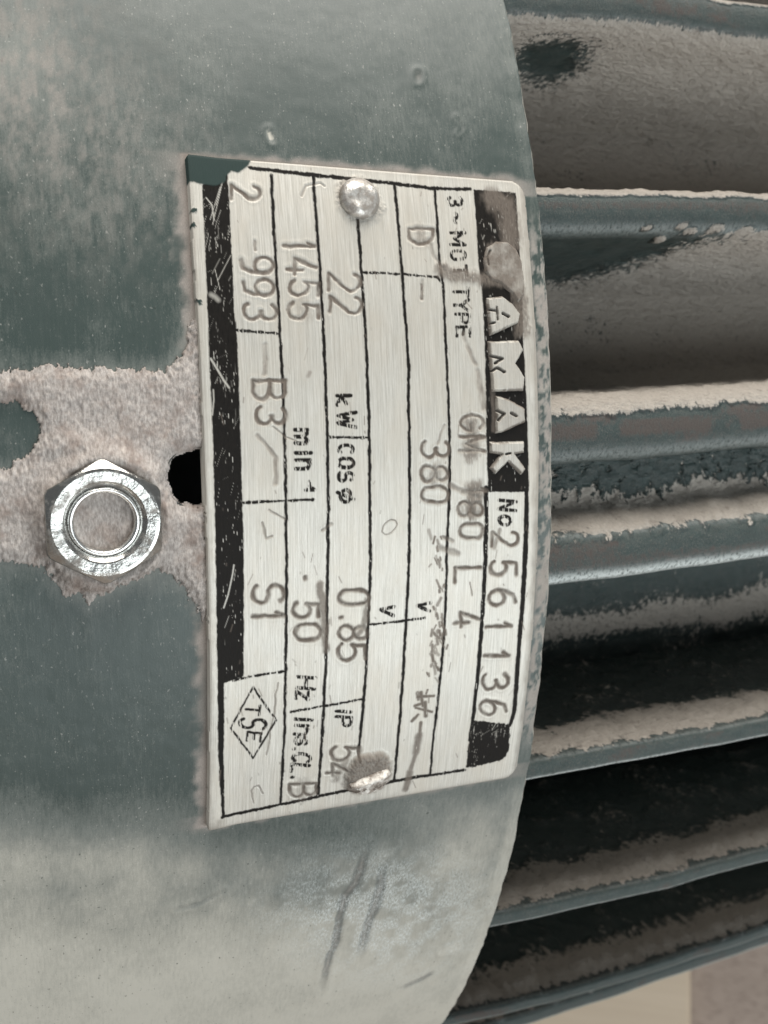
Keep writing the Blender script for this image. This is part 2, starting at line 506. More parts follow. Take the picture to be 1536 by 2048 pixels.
# ---- packed dust around the nut
gx = np.arange(-0.094, -0.0545, 0.00016)
gt = np.radians(np.arange(-9.0, 6.0, 0.05))
DX, DT = np.meshgrid(gx, gt, indexing='ij')
dpx, dpy = to_photo(cyl_pts(DX, DT, np.full(DX.shape, R)))
outline = [(-220, 760), (-60, 748), (0, 745), (60, 738), (112, 728), (180, 736), (250, 738), (325, 742), (350, 725), (372, 690), (384, 640), (405, 640), (420, 1230),
           (404, 1240), (378, 1195), (345, 1152), (312, 1142), (262, 1164), (205, 1190), (178, 1208), (160, 1186), (130, 1194), (112, 1165), (86, 1132), (0, 1126), (-220, 1140)]
sd = poly_sdf(dpx, dpy, outline)
patch = [(-60, 820), (0, 808), (34, 803), (66, 830), (80, 866), (66, 895), (44, 918), (8, 934), (-60, 930)]
sd = np.maximum(sd, -poly_sdf(dpx, dpy, patch))
nutd = np.hypot(dpx - 211, dpy - 1038)
umm, vmm = DX * 1000, -DT * R * 1000
sd = sd + 16 * (fbm(umm * 0.9, vmm * 0.6, 1) - 0.5) + 22 * (fbm(umm * 3.4, vmm * 1.5, 2) - 0.5)
sd = np.maximum(sd, -(np.hypot(dpx - 392, dpy - 955) - 58) + 16 * (fbm(umm * 0.7, vmm * 0.7, 5) - 0.35))
hd = 0.00055 * sstep(0, -30, sd) * (0.5 + 1.1 * fbm(umm * 0.25, vmm * 0.25, 3)) + 0.00022 * sstep(0, -4, sd)
hd += 0.0017 * np.exp(-((nutd - 122) / 22) ** 2) * sstep(0, -20, sd) * (0.6 + 0.8 * fbm(umm * 0.3, vmm * 0.3, 6))
hd += 0.00042 * (fbm(umm * 2.2, vmm * 0.9, 4, 5) - 0.5) * sstep(0, -15, sd)
hd += 0.0007 * blob(dpx, dpy, 150, 890, 70, 22) + 0.0004 * blob(dpx, dpy, 90, 1000, 40, 60) * sstep(0, -10, sd)
lev = np.where(sd < 0, R + 0.0001 + hd, R - 0.0006)
inside = sd < 3
kp = inside[:-1, :-1] | inside[1:, :-1] | inside[1:, 1:] | inside[:-1, 1:]
dep = grid_obj('dust_deposit', cyl_pts(DX, DT, lev), dust_mat, cowl, uv=np.stack([umm, vmm], -1), keep=kp)
dep['label'] = 'thick mauve grey dust caked around the nut'

# ---- frame barrel and cooling fins
RB = 0.144
bx_ = np.concatenate([np.linspace(-0.035, 0, 10)[:-1], np.linspace(0, 0.11, 150), np.linspace(0.11, 0.30, 20)[1:]])
tb = np.radians(np.arange(-180, 180, 0.45))
BX, BT = np.meshgrid(bx_, tb, indexing='ij')
bn = fbm(BX * 120, BT * 20, 3)
P = cyl_pts(BX, BT, RB + 0.0015 * bn)
zz = np.zeros(BX.shape)
upf = sstep(-0.5, 0.6, np.sin(BT))
bpx, bpy_ = to_photo(P)
band = np.exp(-((bpy_ - np.interp(bpx, [1090, 1300, 1536], [1262, 1232, 1205])) / 34) ** 2) * (np.abs(BT) < 1.0)
grid_obj('frame_barrel', P, fin_mat, motor, dict(dust=0.24 + 0.5 * sstep(-0.05, 0.1, np.sin(BT)) + 0.5 * (bn - 0.5) + 0.45 * band, rust=zz + .2, wear=zz), np.stack([BX * 1000, BT * RB * 1000], -1), None, wrap=True)  # thinner dust on the lower half paints in the dark of deep gaps

# fins lie in level planes; (height of tip middle, tip thickness, tilt along the axis, reach change)
FINS = [(0.1110, 0.0075, 0.035, 0.0), (0.0745, 0.0085, 0.040, 0.000), (0.0342, 0.0075, 0.045, 0.0), (-0.0032, 0.0105, 0.045, 0.0), (-0.0248, 0.0088, 0.040, 0.0),
        (-0.0636, 0.0036, 0.018, 0.001), (-0.0990, 0.0030, 0.006, 0.002), (-0.1383, 0.0028, 0.0, 0.003), (-0.1700, 0.0040, 0.0, 0.006), (0.1490, 0.0060, 0.02, 0.0)]
fx = np.concatenate([np.linspace(-0.028, 0.0, 10)[:-1], np.arange(0.0, 0.105, 0.00055), np.linspace(0.105, 0.28, 30)])
for k, (zf, th_, tilt, reach) in enumerate(FINS):
    ytip = math.sqrt((R - 0.0065 + reach) ** 2 - zf * zf)
    yroot = math.sqrt(max((RB - 0.006) ** 2 - zf * zf, 0.0)) if abs(zf) < RB - 0.006 else 0.02
    L = ytip - yroot
    # profile: from the root along the lower face, round the tip, back along the upper face
    TD = 0.0042 if k <= 4 else 0.0028
    dl_ = np.linspace(L, TD, 62)
    half = th_ / 2
    tipa = np.linspace(-math.pi / 2, math.pi / 2, 21)
    cr = 0.0022
    yy, zz_, side, dep_ = [], [], [], []
    def halfw(d):
        return half + 0.10 * d * 0.5 + 0.010 * math.exp(-(L - d) / 0.006)
    for d in dl_:
        yy.append(d); zz_.append(-halfw(d)); side.append(-1.0)
    for q in np.linspace(0, 1, 26)[1:-1]:
        # rounded square tip
        a_ = -math.pi / 2 + math.pi * q
        c_, s_ = math.cos(a_), math.sin(a_)
        e_ = 0.80 if k <= 4 else 0.62
        yy.append(TD * (1 - abs(c_) ** e_)); zz_.append(halfw(TD) * math.copysign(abs(s_) ** e_, s_)); side.append(math.sin(a_))
    for d in dl_[::-1]:
        yy.append(d); zz_.append(halfw(d)); side.append(1.0)
    yy, zz_, side = np.array(yy), np.array(zz_), np.array(side)
    FX, _ = np.meshgrid(fx, yy, indexing='ij')
    D = np.broadcast_to(yy, FX.shape)
    Z = np.broadcast_to(zz_, FX.shape)
    S = np.broadcast_to(side, FX.shape)
    arc = np.concatenate([[0], np.cumsum(np.hypot(np.diff(yy), np.diff(zz_)))]) * 1000
    AR = np.broadcast_to(arc, FX.shape)
    w1 = fbm(FX * 60 + k * 7, AR * 0.02, 1, 3) - 0.5
    bow = 0.0022 * np.exp(-((FX - 0.035) / 0.035) ** 2) - 0.006 * sstep(0.07, 0.16, FX)
    Y = -(ytip + bow * np.exp(-D / 0.02)) + D
    ZZ = zf + Z + tilt * FX + 0.0012 * w1 * (1 - np.abs(S) * 0.2)
    X_ = FX
    um, vm = FX * 1000, AR
    n_a = fbm(um * 0.16 + 31 * k, vm * 0.16, 2, 5, 0.6)
    n_b = fbm(um * 0.7 + 11 * k, vm * 0.45, 4, 4, 0.6)
    up = sstep(0.25, 0.9, S)
    lo = sstep(-0.25, -0.9, S)
    dmm = D * 1000
    nn = 0.55 * (n_a - 0.5) + 0.45 * (n_b - 0.5)
    # upper face: settled dust, thickest a few millimetres behind the tip, thinned inward to put the gap's shade into the colour
    dust_up = 0.80 * sstep(-0.5, 4.0, dmm + 3 * (n_b - 0.5)) * (1 - 0.66 * sstep(6, 19, dmm)) + 0.75 * nn
    if k <= 3:
        dust_up = 0.75 + 0.5 * nn + 0 * dmm
    # lower face: mud thrown by the fan, bare near the tip
    start = {0: 2.0, 1: 1.5, 2: 9.0, 3: 13.0, 4: 10.0}.get(k, 10.0)
    slope = {2: -0.11, 1: 0.0}.get(k, 0.0)
    dust_lo = 0.70 * sstep(start - 1.5, start + 1.5, dmm - slope * (um - 5) + 5 * (n_b - 0.5)) + 0.5 * nn
    if k == 1:
        dust_lo = dust_lo - 0.55 * np.exp(-((um - 18) / 14) ** 2 - ((dmm - 6) / 5) ** 2) * (0.4 + 1.2 * n_b)
    fpx, fpy = to_photo(np.stack([X_, Y, ZZ], -1))
    if k == 1:
        dust_lo = 0.82 + 0.4 * nn - 0.44 * blob(fpx, fpy, 1075, 130, 85, 65) - 0.34 * blob(fpx, fpy, 1140, 105, 80, 42) * (0.3 + 1.4 * n_b)
    if k == 2:
        yb = np.interp(fpx, [1090, 1200, 1330, 1400, 1536], [560, 548, 500, 478, 462])
        dust_lo = 0.82 * sstep(-45, 45, fpy - yb + 60 * nn) - 0.8 * blob(fpx, fpy, 1130, 672, 55, 30) * (0.2 + 1.4 * n_b)
    if k == 3:
        dust_lo = 0.18 + 0.9 * nn
    dust = dust_up * up + dust_lo * lo
    # tip: streak of dust along its upper edge
    tip = (1 - up) * (1 - lo)
    lim = {2: 0.72, 3: 0.50, 1: 0.75, 4: 0.55}.get(k, 0.35)
    dust = dust + tip * (0.05 + (0.70 if k <= 4 else 0.10) * sstep(lim - 0.32, lim + 0.30, S + 0.6 * nn) + 0.35 * nn)
    rust = np.clip(tip * (0.16 + 1.8 * (fbm(um * 0.10 + 19 * k, vm * 0.22, 6, 3) - 0.5) + 0.5 * nn), 0, 1)
    if k == 2:
        for bx0, by0 in ((1295, 456), (1318, 478), (1365, 452), (1380, 462), (1430, 456), (1490, 462), (1525, 470)):
            dust = dust + 0.75 * blob(fpx, fpy + 0.25 * (fpx - bx0), bx0, by0, 17, 7)
        rust = np.maximum(rust, 0.55 * sstep(18, 6, np.abs(fpy - 412)) * tip)
    if k == 3:
        for bx0, bx1 in ((1095, 1195), (1240, 1425), (1478, 1600)):
            rust = np.maximum(rust, 0.75 * tip * sstep(bx0 - 12, bx0 + 8, fpx) * sstep(bx1 + 12, bx1 - 8, fpx) * sstep(26, 12, np.abs(fpy - 866 + 0.06 * (fpx - 1100))))
    if k == 4:
        rust = np.maximum(rust, 0.55 * tip * sstep(26, 8, np.abs(fpy - 1135 + 0.09 * (fpx - 1100))))
    wear = np.exp(-((S + 0.72) / 0.24) ** 2) * (dmm < 4) * (1.0 if k >= 4 else 0.25) + 0.2 * np.exp(-((S - 0.8) / 0.15) ** 2) * (dmm < 4)
    thick = 0.0010 * sstep(0.20, 0.9, dust) * (up + 0.5 * lo) * (0.4 + 1.1 * n_b)
    thick = thick * sstep(1.5, 6.0, dmm) + 0.0012 * (n_a - 0.5) * (up + lo) * sstep(3, 8, dmm)
    ZZ = ZZ + thick * np.where(S > 0, 1, -1)
    Pf = np.stack([X_, Y, ZZ], -1)
    fin = grid_obj('cooling_fin', Pf, fin_mat, motor, dict(dust=np.clip(dust, 0, 1), rust=rust, wear=np.clip(wear, 0, 1)), np.stack([um + 97 * k, vm], -1))

# web cast between the two middle fins, dust lying on its lower ledge
wz = np.linspace(0, 1, 90)
WX, WQ = np.meshgrid(fx, wz, indexing='ij')
wum, wvm = WX * 1000, WQ * 15
wn = fbm(wum * 0.8, wvm * 0.5, 3, 5, 0.6)
wl = fbm(wum * 0.16, wvm * 0.2, 5, 4, 0.6)
wdep = 0.0105 - 0.0085 * sstep(0.62, 1.0, WQ + 0.10 * (wl - 0.5)) + 0.0012 * (wn - 0.5)
wzz = -0.0065 - 0.0150 * WQ + 0.044 * WX
wy = -(math.sqrt((R - 0.0065) ** 2 - 0.02 ** 2) + 0.0022 * np.exp(-((WX - 0.035) / 0.035) ** 2) - 0.006 * sstep(0.07, 0.16, WX)) + wdep
wdust = 0.20 + 0.70 * sstep(0.42, 0.78, WQ + 0.35 * (wl - 0.5)) + 0.9 * (wn - 0.5) - 0.5 * sstep(0.93, 1.0, WQ + 0.15 * (wn - 0.5))
grid_obj('frame_web', np.stack([WX, wy, wzz], -1), fin_mat, motor, dict(dust=np.clip(wdust, 0, 1), rust=0.2 + 0 * WX, wear=0 * WX), np.stack([wum + 500, wvm], -1))

# ------------------------------------------------------------------ nameplate
W_MM, H_MM = (PLX1 - PLX0) * 1000, (PLT0 - PLT1) * RP * 1000


def mm(px_, py_):
    """photo position on the plate -> plate millimetres (across, along)"""
    x_, t_ = on_cyl(px_, py_, RP)
    return (x_ - PLX0) * 1000, (PLT0 - t_) * RP * 1000


def mms(pts):
    return [mm(*p_) for p_ in pts]


PX = 0.0735                                  # millimetres per photo pixel on the plate, about
nu, nv_ = 470, 880
U, V = np.meshgrid(np.linspace(-0.15, W_MM + 0.15, nu), np.linspace(-0.15, H_MM + 0.15, nv_), indexing='ij')
ink = np.zeros(U.shape)
dirt = np.zeros(U.shape)
sheen_or_bare = np.zeros(U.shape)                      # scratched through
hpl = np.zeros(U.shape)                       # height, mm
AA = 0.07
rag = fbm(U * 3.0, V * 1.2, 1, 3) - 0.5
streak = fbm(U * 6.5, V * 0.8, 2, 3)
speck = fbm(U * 4.0, V * 3.0, 5, 3)
WU = 0.42 * (fbm(U * 0.7, V * 0.7, 2, 3) - 0.5)
WV = 0.42 * (fbm(U * 0.7, V * 0.7, 4, 3) - 0.5)


def window(pts, pad):
    a_ = np.array(pts)
    lo_, hi_ = a_.min(0) - pad, a_.max(0) + pad
    i0, i1 = np.searchsorted(U[:, 0], [lo_[0], hi_[0]])
    j0, j1 = np.searchsorted(V[0], [lo_[1], hi_[1]])
    return slice(i0, max(i1, i0 + 1)), slice(j0, max(j1, j0 + 1))


def ink_poly(pts, strength=1.0, ragged=0.25):
    pts = mms(pts)
    w = window(pts, 0.6)
    sd_ = poly_sdf(U[w], V[w], pts) + ragged * rag[w]
    ink[w] = np.maximum(ink[w], strength * np.clip(0.5 - sd_ / AA / 2, 0, 1))


def ink_line(pts, wpx, ragged=0.22, wear_=0.0):
    pts = mms(pts)
    w = window(pts, 0.8)
    sd_ = seg_dist(U[w] + 0.5 * WU[w], V[w] + 0.5 * WV[w], pts) - wpx * PX / 2 + ragged * rag[w]
    v_ = np.clip(0.5 - sd_ / AA / 2, 0, 1)
    if wear_:
        v_ = v_ * sstep(wear_ - 0.06, wear_ + 0.06, streak[w])
    ink[w] = np.maximum(ink[w], v_)


def groove(pts, wpx, depth=0.10, dirty=0.55, bank=0.16):
    pts = mms(pts)
    w = window(pts, 1.6)
    d = seg_dist(U[w] + WU[w], V[w] + WV[w], pts)
    s_ = wpx * PX / 2 * (0.75 + 0.55 * fbm(U[w] * 0.8, V[w] * 0.8, 6, 2))
    g = np.exp(-(d / s_) ** 2)
    hpl[w] = np.minimum(hpl[w], hpl[w] * (1 - g) - depth * g) + bank * depth * np.exp(-((d - 2.1 * s_) / (0.9 * s_)) ** 2)
    dirt[w] = np.maximum(dirt[w], dirty * np.exp(-(d / (1.25 * s_)) ** 4) * (0.40 + 0.95 * fbm(U[w] * 0.9, V[w] * 0.7, 7, 3)))


def core(pts, wpx, amt):
    pts = mms(pts)
    w = window(pts, 1.0)
    d = seg_dist(U[w] + WU[w], V[w] + WV[w], pts)
    ink[w] = np.maximum(ink[w], amt * np.exp(-(d / (wpx * PX * 0.30)) ** 4) * sstep(0.35, 0.6, fbm(U[w] * 1.0, V[w] * 0.8, 7, 3)))


def smear(pts, wpx, amt, ragged=1.2, lift=0.0):
    pts = mms(pts)
    w = window(pts, 5)
    d = seg_dist(U[w], V[w], pts) / (wpx * PX / 2) + ragged * (fbm(U[w] * 1.1, V[w] * 0.5, 3, 4) - 0.5) + 0.5 * ragged * rag[w]
    k_ = sstep(1.25, 0.35, d) * sstep(0.20, 0.50, streak[w] + 0.35 * speck[w])
    dirt[w] = np.maximum(dirt[w], amt * k_)
    hpl[w] += lift * k_ * (0.5 + speck[w])


def scratch(pts, wpx, amt=1.0):
    pts = mms(pts)
    w = window(pts, 0.6)
    d = seg_dist(U[w], V[w], pts)
    sheen_or_bare[w] = np.maximum(sheen_or_bare[w], amt * np.clip(1.2 - d / (wpx * PX / 2), 0, 1))


# a single stroke alphabet in a unit box (x along the reading direction, y up)
def arc_(cx_, cy_, rx, ry, a0, a1, n=14):
    return [(cx_ + rx * math.cos(math.radians(a)), cy_ + ry * math.sin(math.radians(a))) for a in np.linspace(a0, a1, n)]


oval = arc_(.5, .70, .5, .30, 0, 180) + arc_(.5, .30, .5, .30, 180, 360) + [(1, .70)]
G = {
    '0': [oval], 'O': [oval], 'o': [arc_(.5, .5, .5, .5, 0, 360)],
    '1': [[(.15, .76), (.55, 1), (.55, 0)]],
    '2': [arc_(.5, .72, .48, .28, 165, -25) + [(0, 0), (1, 0)]],
    '3': [arc_(.45, .75, .48, .25, 150, -90), arc_(.45, .26, .53, .26, 90, -150)],
    '4': [[(.72, 0), (.72, .55)], [(.55, 1), (0, .26), (1, .26)]],
    '5': [[(.92, 1), (.14, 1), (.08, .52)] + arc_(.45, .32, .52, .32, 130, -150)],
    '6': [arc_(.5, .30, .5, .30, 0, 360), [(0, .30), (.06, .62), (.32, .92), (.80, 1)]],
    '8': [arc_(.5, .75, .42, .25, 0, 360), arc_(.5, .26, .5, .26, 0, 360)],
    '9': [arc_(.5, .70, .5, .30, 0, 360), [(1, .70), (.94, .38), (.68, .08), (.20, 0)]],
    'A': [[(0, 0), (.5, 1), (1, 0)], [(.2, .35), (.8, .35)]],
    'B': [[(0, 0), (0, 1)] + arc_(.5, .76, .42, .24, 90, -90) + [(0, .52)], [(.5, .52)] + arc_(.5, .26, .5, .26, 90, -90) + [(0, 0)]],
    'C': [arc_(.5, .5, .5, .5, 50, 310)],
    'D': [[(0, 0), (0, 1)] + arc_(.4, .5, .6, .5, 90, -90) + [(0, 0)]],
    'E': [[(1, 1), (0, 1), (0, 0), (1, 0)], [(0, .5), (.8, .5)]],
    'G': [arc_(.5, .5, .5, .5, 45, 330) + [(1, .45), (.55, .45)]],
    'H': [[(0, 0), (0, 1)], [(1, 0), (1, 1)], [(0, .5), (1, .5)]],
    'I': [[(.5, 0), (.5, 1)]], 'i': [[(.5, 0), (.5, .72)], [(.5, .95), (.5, 1)]],
    'K': [[(0, 0), (0, 1)], [(1, 1), (.1, .5), (1, 0)]], 'k': [[(0, 0), (0, 1)], [(.9, .68), (.1, .32), (1, 0)]],
    'L': [[(0, 1), (0, 0), (1, 0)]],
    'M': [[(0, 0), (0, 1), (.5, .25), (1, 1), (1, 0)]],
    'm': [[(0, 0), (0, .8)], [(0, .6), (.25, .8), (.5, .6), (.5, 0)], [(.5, .6), (.75, .8), (1, .6), (1, 0)]],
    'N': [[(0, 0), (0, 1), (1, 0), (1, 1)]],
    'n': [[(0, 0), (0, .95)], [(0, .7), (.4, .95), (.9, .8), (1, .55), (1, 0)]],
    'P': [[(0, 0), (0, 1)] + arc_(.5, .74, .5, .26, 90, -90) + [(0, .48)]],
    'S': [arc_(.5, .74, .48, .26, 30, 250) + arc_(.5, .26, .5, .26, 80, -150)],
    's': [arc_(.5, .74, .48, .26, 30, 250) + arc_(.5, .26, .5, .26, 80, -150)],
    'T': [[(.5, 0), (.5, 1)], [(0, 1), (1, 1)]],
    'V': [[(0, 1), (.5, 0), (1, 1)]], 'W': [[(0, 1), (.25, 0), (.5, .8), (.75, 0), (1, 1)]],
    'Y': [[(0, 1), (.5, .5), (1, 1)], [(.5, .5), (.5, 0)]],
    'z': [[(0, 1), (1, 1), (0, 0), (1, 0)]],
    'phi': [arc_(.5, .45, .5, .35, 0, 360), [(.2, -.1), (.8, 1)]],
    '.': [[(.5, 0), (.5, .06)]], '-': [[(0, .5), (1, .5)]], '~': [arc_(.25, .5, .25, .16, 180, 0, 6) + arc_(.75, .5, .25, .16, 180, 360, 6)], '/': [[(0, 0), (1, 1)]],
}


def glyph(ch, x, y, h, w, lean=0.0):
    """strokes in photo pixels: letters read down the picture with their heads to the right"""
    out = []
    for st in G[ch]:
        out.append([(x + (gy - .5) * h - lean * (gx_ - .5) * w, y + (gx_ - .5) * w + lean * (gy - .5) * h) for gx_, gy in st])
    return out


def printed(ch, x, y, h, w, wpx=6.0, lean=0.0, wear_=0.39):
    for st in glyph(ch, x, y, h, w, lean):
        ink_line(st, wpx + 0.9, 0.10, wear_)


def stamped(ch, x, y, h, w, wpx=7.2, depth=0.15, dirty=0.98, lean=0.0):
    for st in glyph(ch, x, y, h, w, lean):
        groove(st, wpx, depth, dirty)
        core(st, wpx, 0.80)


# --- black fields and rules
ink_poly([(404, 372), (404, 389), (414, 618), (416, 680), (425, 888), (430, 1097), (433, 1288), (435, 1497), (443, 1632), (449, 1630), (447, 1500), (448, 1366), (487, 1353), (487, 1080), (485, 1018), (474.6, 680), (469, 618), (454.6, 338), (440, 340)])
ink_poly([(947, 378), (957, 525), (965, 593), (971, 730), (972, 850), (976, 984), (1058, 984), (1056, 860), (1048, 700), (1042, 560), (1038, 470), (1032, 385)])
ink_poly([(943, 1440), (1022, 1450), (1018, 1500), (1012, 1514), (1000, 1522), (931, 1538), (936, 1500)], ragged=0.55)
ink_poly([(1049, 978), (1058, 978), (1057, 1080), (1043, 1288), (1033, 1425), (1022, 1455), (1016, 1455), (1024, 1425), (1034, 1288), (1047, 1080)])
ink_line([(972, 975), (973, 1030), (972, 1080), (961, 1288), (947, 1431), (940, 1480)], 10)
ink_line([(542, 350), (548, 462), (561, 684), (566, 784), (572, 1018), (573, 1080), (571, 1340), (569, 1456), (561, 1608)], 6.5)
ink_line([(626, 352), (647, 671), (657, 1018), (656, 1080), (651, 1340), (648, 1404), (636, 1592)], 7)
ink_line([(713, 400), (716, 452), (731, 671), (732, 680), (740, 1018), (741, 1106), (732, 1340), (718, 1493), (716, 1520)], 7)
ink_line([(790, 370), (804, 552), (818, 738), (817, 800), (819, 1039), (819, 1080), (811, 1262), (795.5, 1484), (789, 1560)], 7)
ink_line([(869.5, 374), (880, 533), (886, 566), (893, 715), (899, 860), (899, 986), (894, 1080), (889, 1262), (866, 1484), (861, 1548)], 6.5)
ink_line([(500, 335), (507, 336), (673, 355), (763, 364), (864, 376), (941, 378)], 8, 0.3)
ink_line([(445, 1633), (560, 1610), (666, 1587), (789, 1563), (831, 1555), (930, 1540)], 8, 0.3)
for pts in ([(473, 661), (558, 667)], [(486, 1005), (572, 1002), (630, 999)], [(466, 1361), (487, 1356), (567, 1343)], [(583, 1424), (645, 1412)], [(658, 874), (737, 875)],
            [(651, 1412), (728, 1398)], [(725, 544), (801, 548), (875, 554), (884, 566)], [(741, 1249), (811, 1241), (850, 1236)]):
    ink_line(pts, 5.5, 0.30, 0.32)
# --- printed words
for ch, x, y, h, w in (('3', 910.5, 403, 27, 16), ('~', 912, 436, 16, 18), ('M', 916, 477, 29, 24), ('O', 917, 510, 29, 17), ('T', 919, 541, 28, 18),
                       ('T', 922, 584, 28, 18), ('Y', 923, 610, 29, 22), ('P', 925.5, 637, 27, 18), ('E', 927, 663, 26, 18)):
    printed(ch, x, y, h, w, 6.5)
for ch, x, y, h, w in (('k', 688, 800, 27, 18), ('W', 694, 839, 36, 30), ('C', 692, 899, 29, 17), ('O', 692, 926, 29, 17), ('S', 692, 953, 29, 17), ('phi', 693, 992, 30, 24)):
    printed(ch, x, y, h, w, 7)
for ch, x, y, h, w in (('m', 606, 873, 31, 27), ('i', 607, 906, 31, 10), ('n', 607, 929, 29, 18), ('-', 619, 968, 14, 9), ('1', 620, 980, 16, 8)):
    printed(ch, x, y, h, w, 7.5)
for ch, x, y, h, w in (('H', 612, 1366, 36, 22), ('z', 605, 1391, 24, 15), ('I', 607, 1439, 34, 10), ('n', 603, 1460, 27, 18), ('s', 603, 1482, 25, 15), ('.', 598, 1499, 20, 8),
                       ('C', 603, 1517, 35, 19), ('L', 601, 1537, 35, 14), ('.', 601, 1556, 34, 8), ('I', 687, 1423, 30, 10), ('P', 687, 1443, 31, 17)):
    printed(ch, x, y, h, w, 7.0, 0.08)
for ch, x, y, h, w in (('V', 775, 1221, 26, 18), ('V', 848, 1213, 24, 16), ('N', 1015.5, 1011, 34, 18), ('o', 1010, 1041, 24, 18)):
    printed(ch, x, y, h, w, 7, 0.1)
# diamond mark
ink_line([(506, 1374), (462, 1456), (506, 1517), (552, 1441), (506, 1374)], 4.5, 0.12, 0.30)
printed('T', 506, 1420, 27, 19, 4.5, 0.1, 0.30)
printed('S', 506, 1448, 52, 19, 6, 0.1, 0.30)
printed('E', 508, 1474, 27, 17, 4.5, 0.1, 0.30)
# --- stamped figures
for ch, x, y, h, w in (('2', 492, 384, 58, 26), ('9', 514, 530, 64, 32), ('9', 517, 574, 64, 32), ('3', 520, 624, 66, 32), ('B', 538, 780, 64, 38), ('3', 542, 832, 60, 34),
                       ('S', 536, 1188, 62, 36), ('1', 536, 1232, 62, 18), ('1', 599, 491, 62, 16), ('4', 603, 532, 58, 32), ('5', 608, 577, 58, 30), ('5', 606, 622, 60, 32),
                       ('2', 689, 564, 64, 34), ('2', 692, 609, 64, 32), ('-', 610, 1157, 10, 4), ('5', 612, 1221, 50, 30), ('0', 616, 1265, 52, 30),
                       ('0', 708, 1195, 60, 29), ('.', 706, 1234, 50, 10), ('8', 706, 1266, 58, 30), ('5', 703, 1305, 56, 34), ('5', 690, 1508, 56, 28), ('4', 676, 1541, 44, 26),
                       ('B', 606, 1581, 52, 24), ('3', 871, 899, 54, 30), ('8', 869, 947, 54, 32), ('0', 870, 989, 54, 30), ('D', 842, 472, 50, 30), ('-', 844, 582, 10, 30),
                       ('G', 944, 846, 46, 32), ('M', 944, 888, 50, 28), ('1', 950, 981, 46, 14), ('8', 941, 1018, 50, 30), ('0', 943, 1062, 46, 28), ('L', 936, 1150, 52, 28), ('4', 934, 1239, 50, 30),
                       ('2', 1010, 1078, 52, 28), ('5', 1006, 1137, 52, 30), ('6', 1004, 1195, 52, 30), ('1', 997, 1253, 50, 16), ('1', 993.5, 1311, 50, 16), ('3', 991, 1364, 52, 30), ('6', 986, 1416, 52, 28)):
    stamped(ch, x, y, h, w, lean=0.03 if y < 700 else (-0.04 if y > 1150 else 0))
# gouges and tails of misplaced punches
for pts, w in (([(510, 483), (511, 500)], 5), ([(529, 690), (532, 730), (530, 748)], 8), ([(516, 871), (535, 893), (550, 914), (552, 935), (550, 966)], 7), ([(545, 852), (570, 872), (590, 881)], 3),
               ([(603, 392), (613, 370), (640, 366), (647, 372)], 4), ([(845, 560), (845, 585)], 6), ([(926, 665), (935, 690), (945, 715), (952, 728)], 8), ([(955, 740), (962, 780), (968, 815)], 10),
               ([(888, 850), (880, 870), (874, 888)], 4), ([(858, 480), (868, 512), (888, 540)], 7), ([(765, 1063), (767, 1052), (773, 1044), (782, 1039), (790, 1040), (794, 1047), (790, 1058), (782, 1066), (772, 1069), (766, 1064)], 2),
               ([(645, 1060), (663, 1048)], 5), ([(525, 1045), (533, 1075), (545, 1072)], 4), ([(538, 1020), (570, 1038)], 3), ([(900, 970), (935, 985), (955, 995)], 9),
               ([(885, 1075), (905, 1082)], 6), ([(880, 1095), (918, 1108)], 9), ([(507, 1606), (503, 1594), (503, 1582), (508, 1575), (516, 1572), (522, 1580), (526, 1588)], 2.5), ([(555, 1365), (545, 1440), (533, 1510)], 2.5),
               ([(940, 1165), (944, 1190)], 2.5), ([(1000, 1060), (988, 1095)], 8)):
    groove(pts, w, 0.12, 0.6)
# --- dirt smeared on the plate
smear([(880, 538), (915, 552), (960, 556), (1005, 560)], 36, 0.85, 1.0, 0.12)
smear([(990, 500), (1020, 530), (1040, 590), (1046, 660)], 46, 0.80, 1.1, 0.10)
smear([(985, 395), (1010, 410), (1022, 450), (1025, 480)], 58, 0.80, 0.8)
smear([(640, 1170), (648, 1235), (652, 1300)], 18, 0.75, 0.9, 0.06)
smear([(735, 1200), (730, 1250), (716, 1270)], 15, 0.7, 0.9, 0.05)
for i in range(70):
    t_ = rng.random()
    y_ = 1050 + 345 * t_
    x_ = np.interp(y_, [1050, 1150, 1240, 1395], [864, 876, 880, 852]) + rng.normal(0, 7)
    ln, an = 4 + 14 * rng.random() ** 2, rng.normal(1.6, 0.35)
    smear([(x_, y_), (x_ + ln * math.cos(an), y_ + ln * math.sin(an))], 4 + 6 * rng.random(), 0.45 + 0.5 * rng.random(), 0.6)
for pts, w_ in (([(868, 1392), (836, 1394)], 9), ([(842, 1386), (846, 1412)], 10), ([(864, 1424), (832, 1416)], 8), ([(850, 1405), (852, 1432)], 12), ([(836, 1430), (824, 1442)], 9), ([(842, 1408), (830, 1412)], 9)):
    smear(pts, w_, 0.95, 0.7)
smear([(842, 1446), (838, 1475)], 10, 0.9, 0.5)
smear([(838, 1470), (832, 1505)], 20, 0.85, 0.5, 0.05)
smear([(832, 1505), (820, 1545)], 13, 0.8, 0.6)
smear([(820, 1545), (812, 1578)], 20, 0.85, 0.5, 0.05)
smear([(944, 850), (945, 905)], 44, 0.75, 1.3)
smear([(952, 975), (942, 1022)], 42, 0.85, 1.1)
smear([(868, 938), (866, 958)], 34, 0.55, 1.2)
smear([(842, 465), (846, 480)], 34, 0.6, 1.2)
smear([(985, 760), (988, 860)], 14, 0.55, 1.4)
smear([(604, 1566), (606, 1595)], 34, 0.35, 1.3)
smear([(690, 1520), (672, 1560)], 22, 0.6, 1.2)
smear([(620, 745), (617, 752)], 12, 0.6, 1.0)
smear([(604, 610), (612, 632)], 42, 0.35, 1.5)
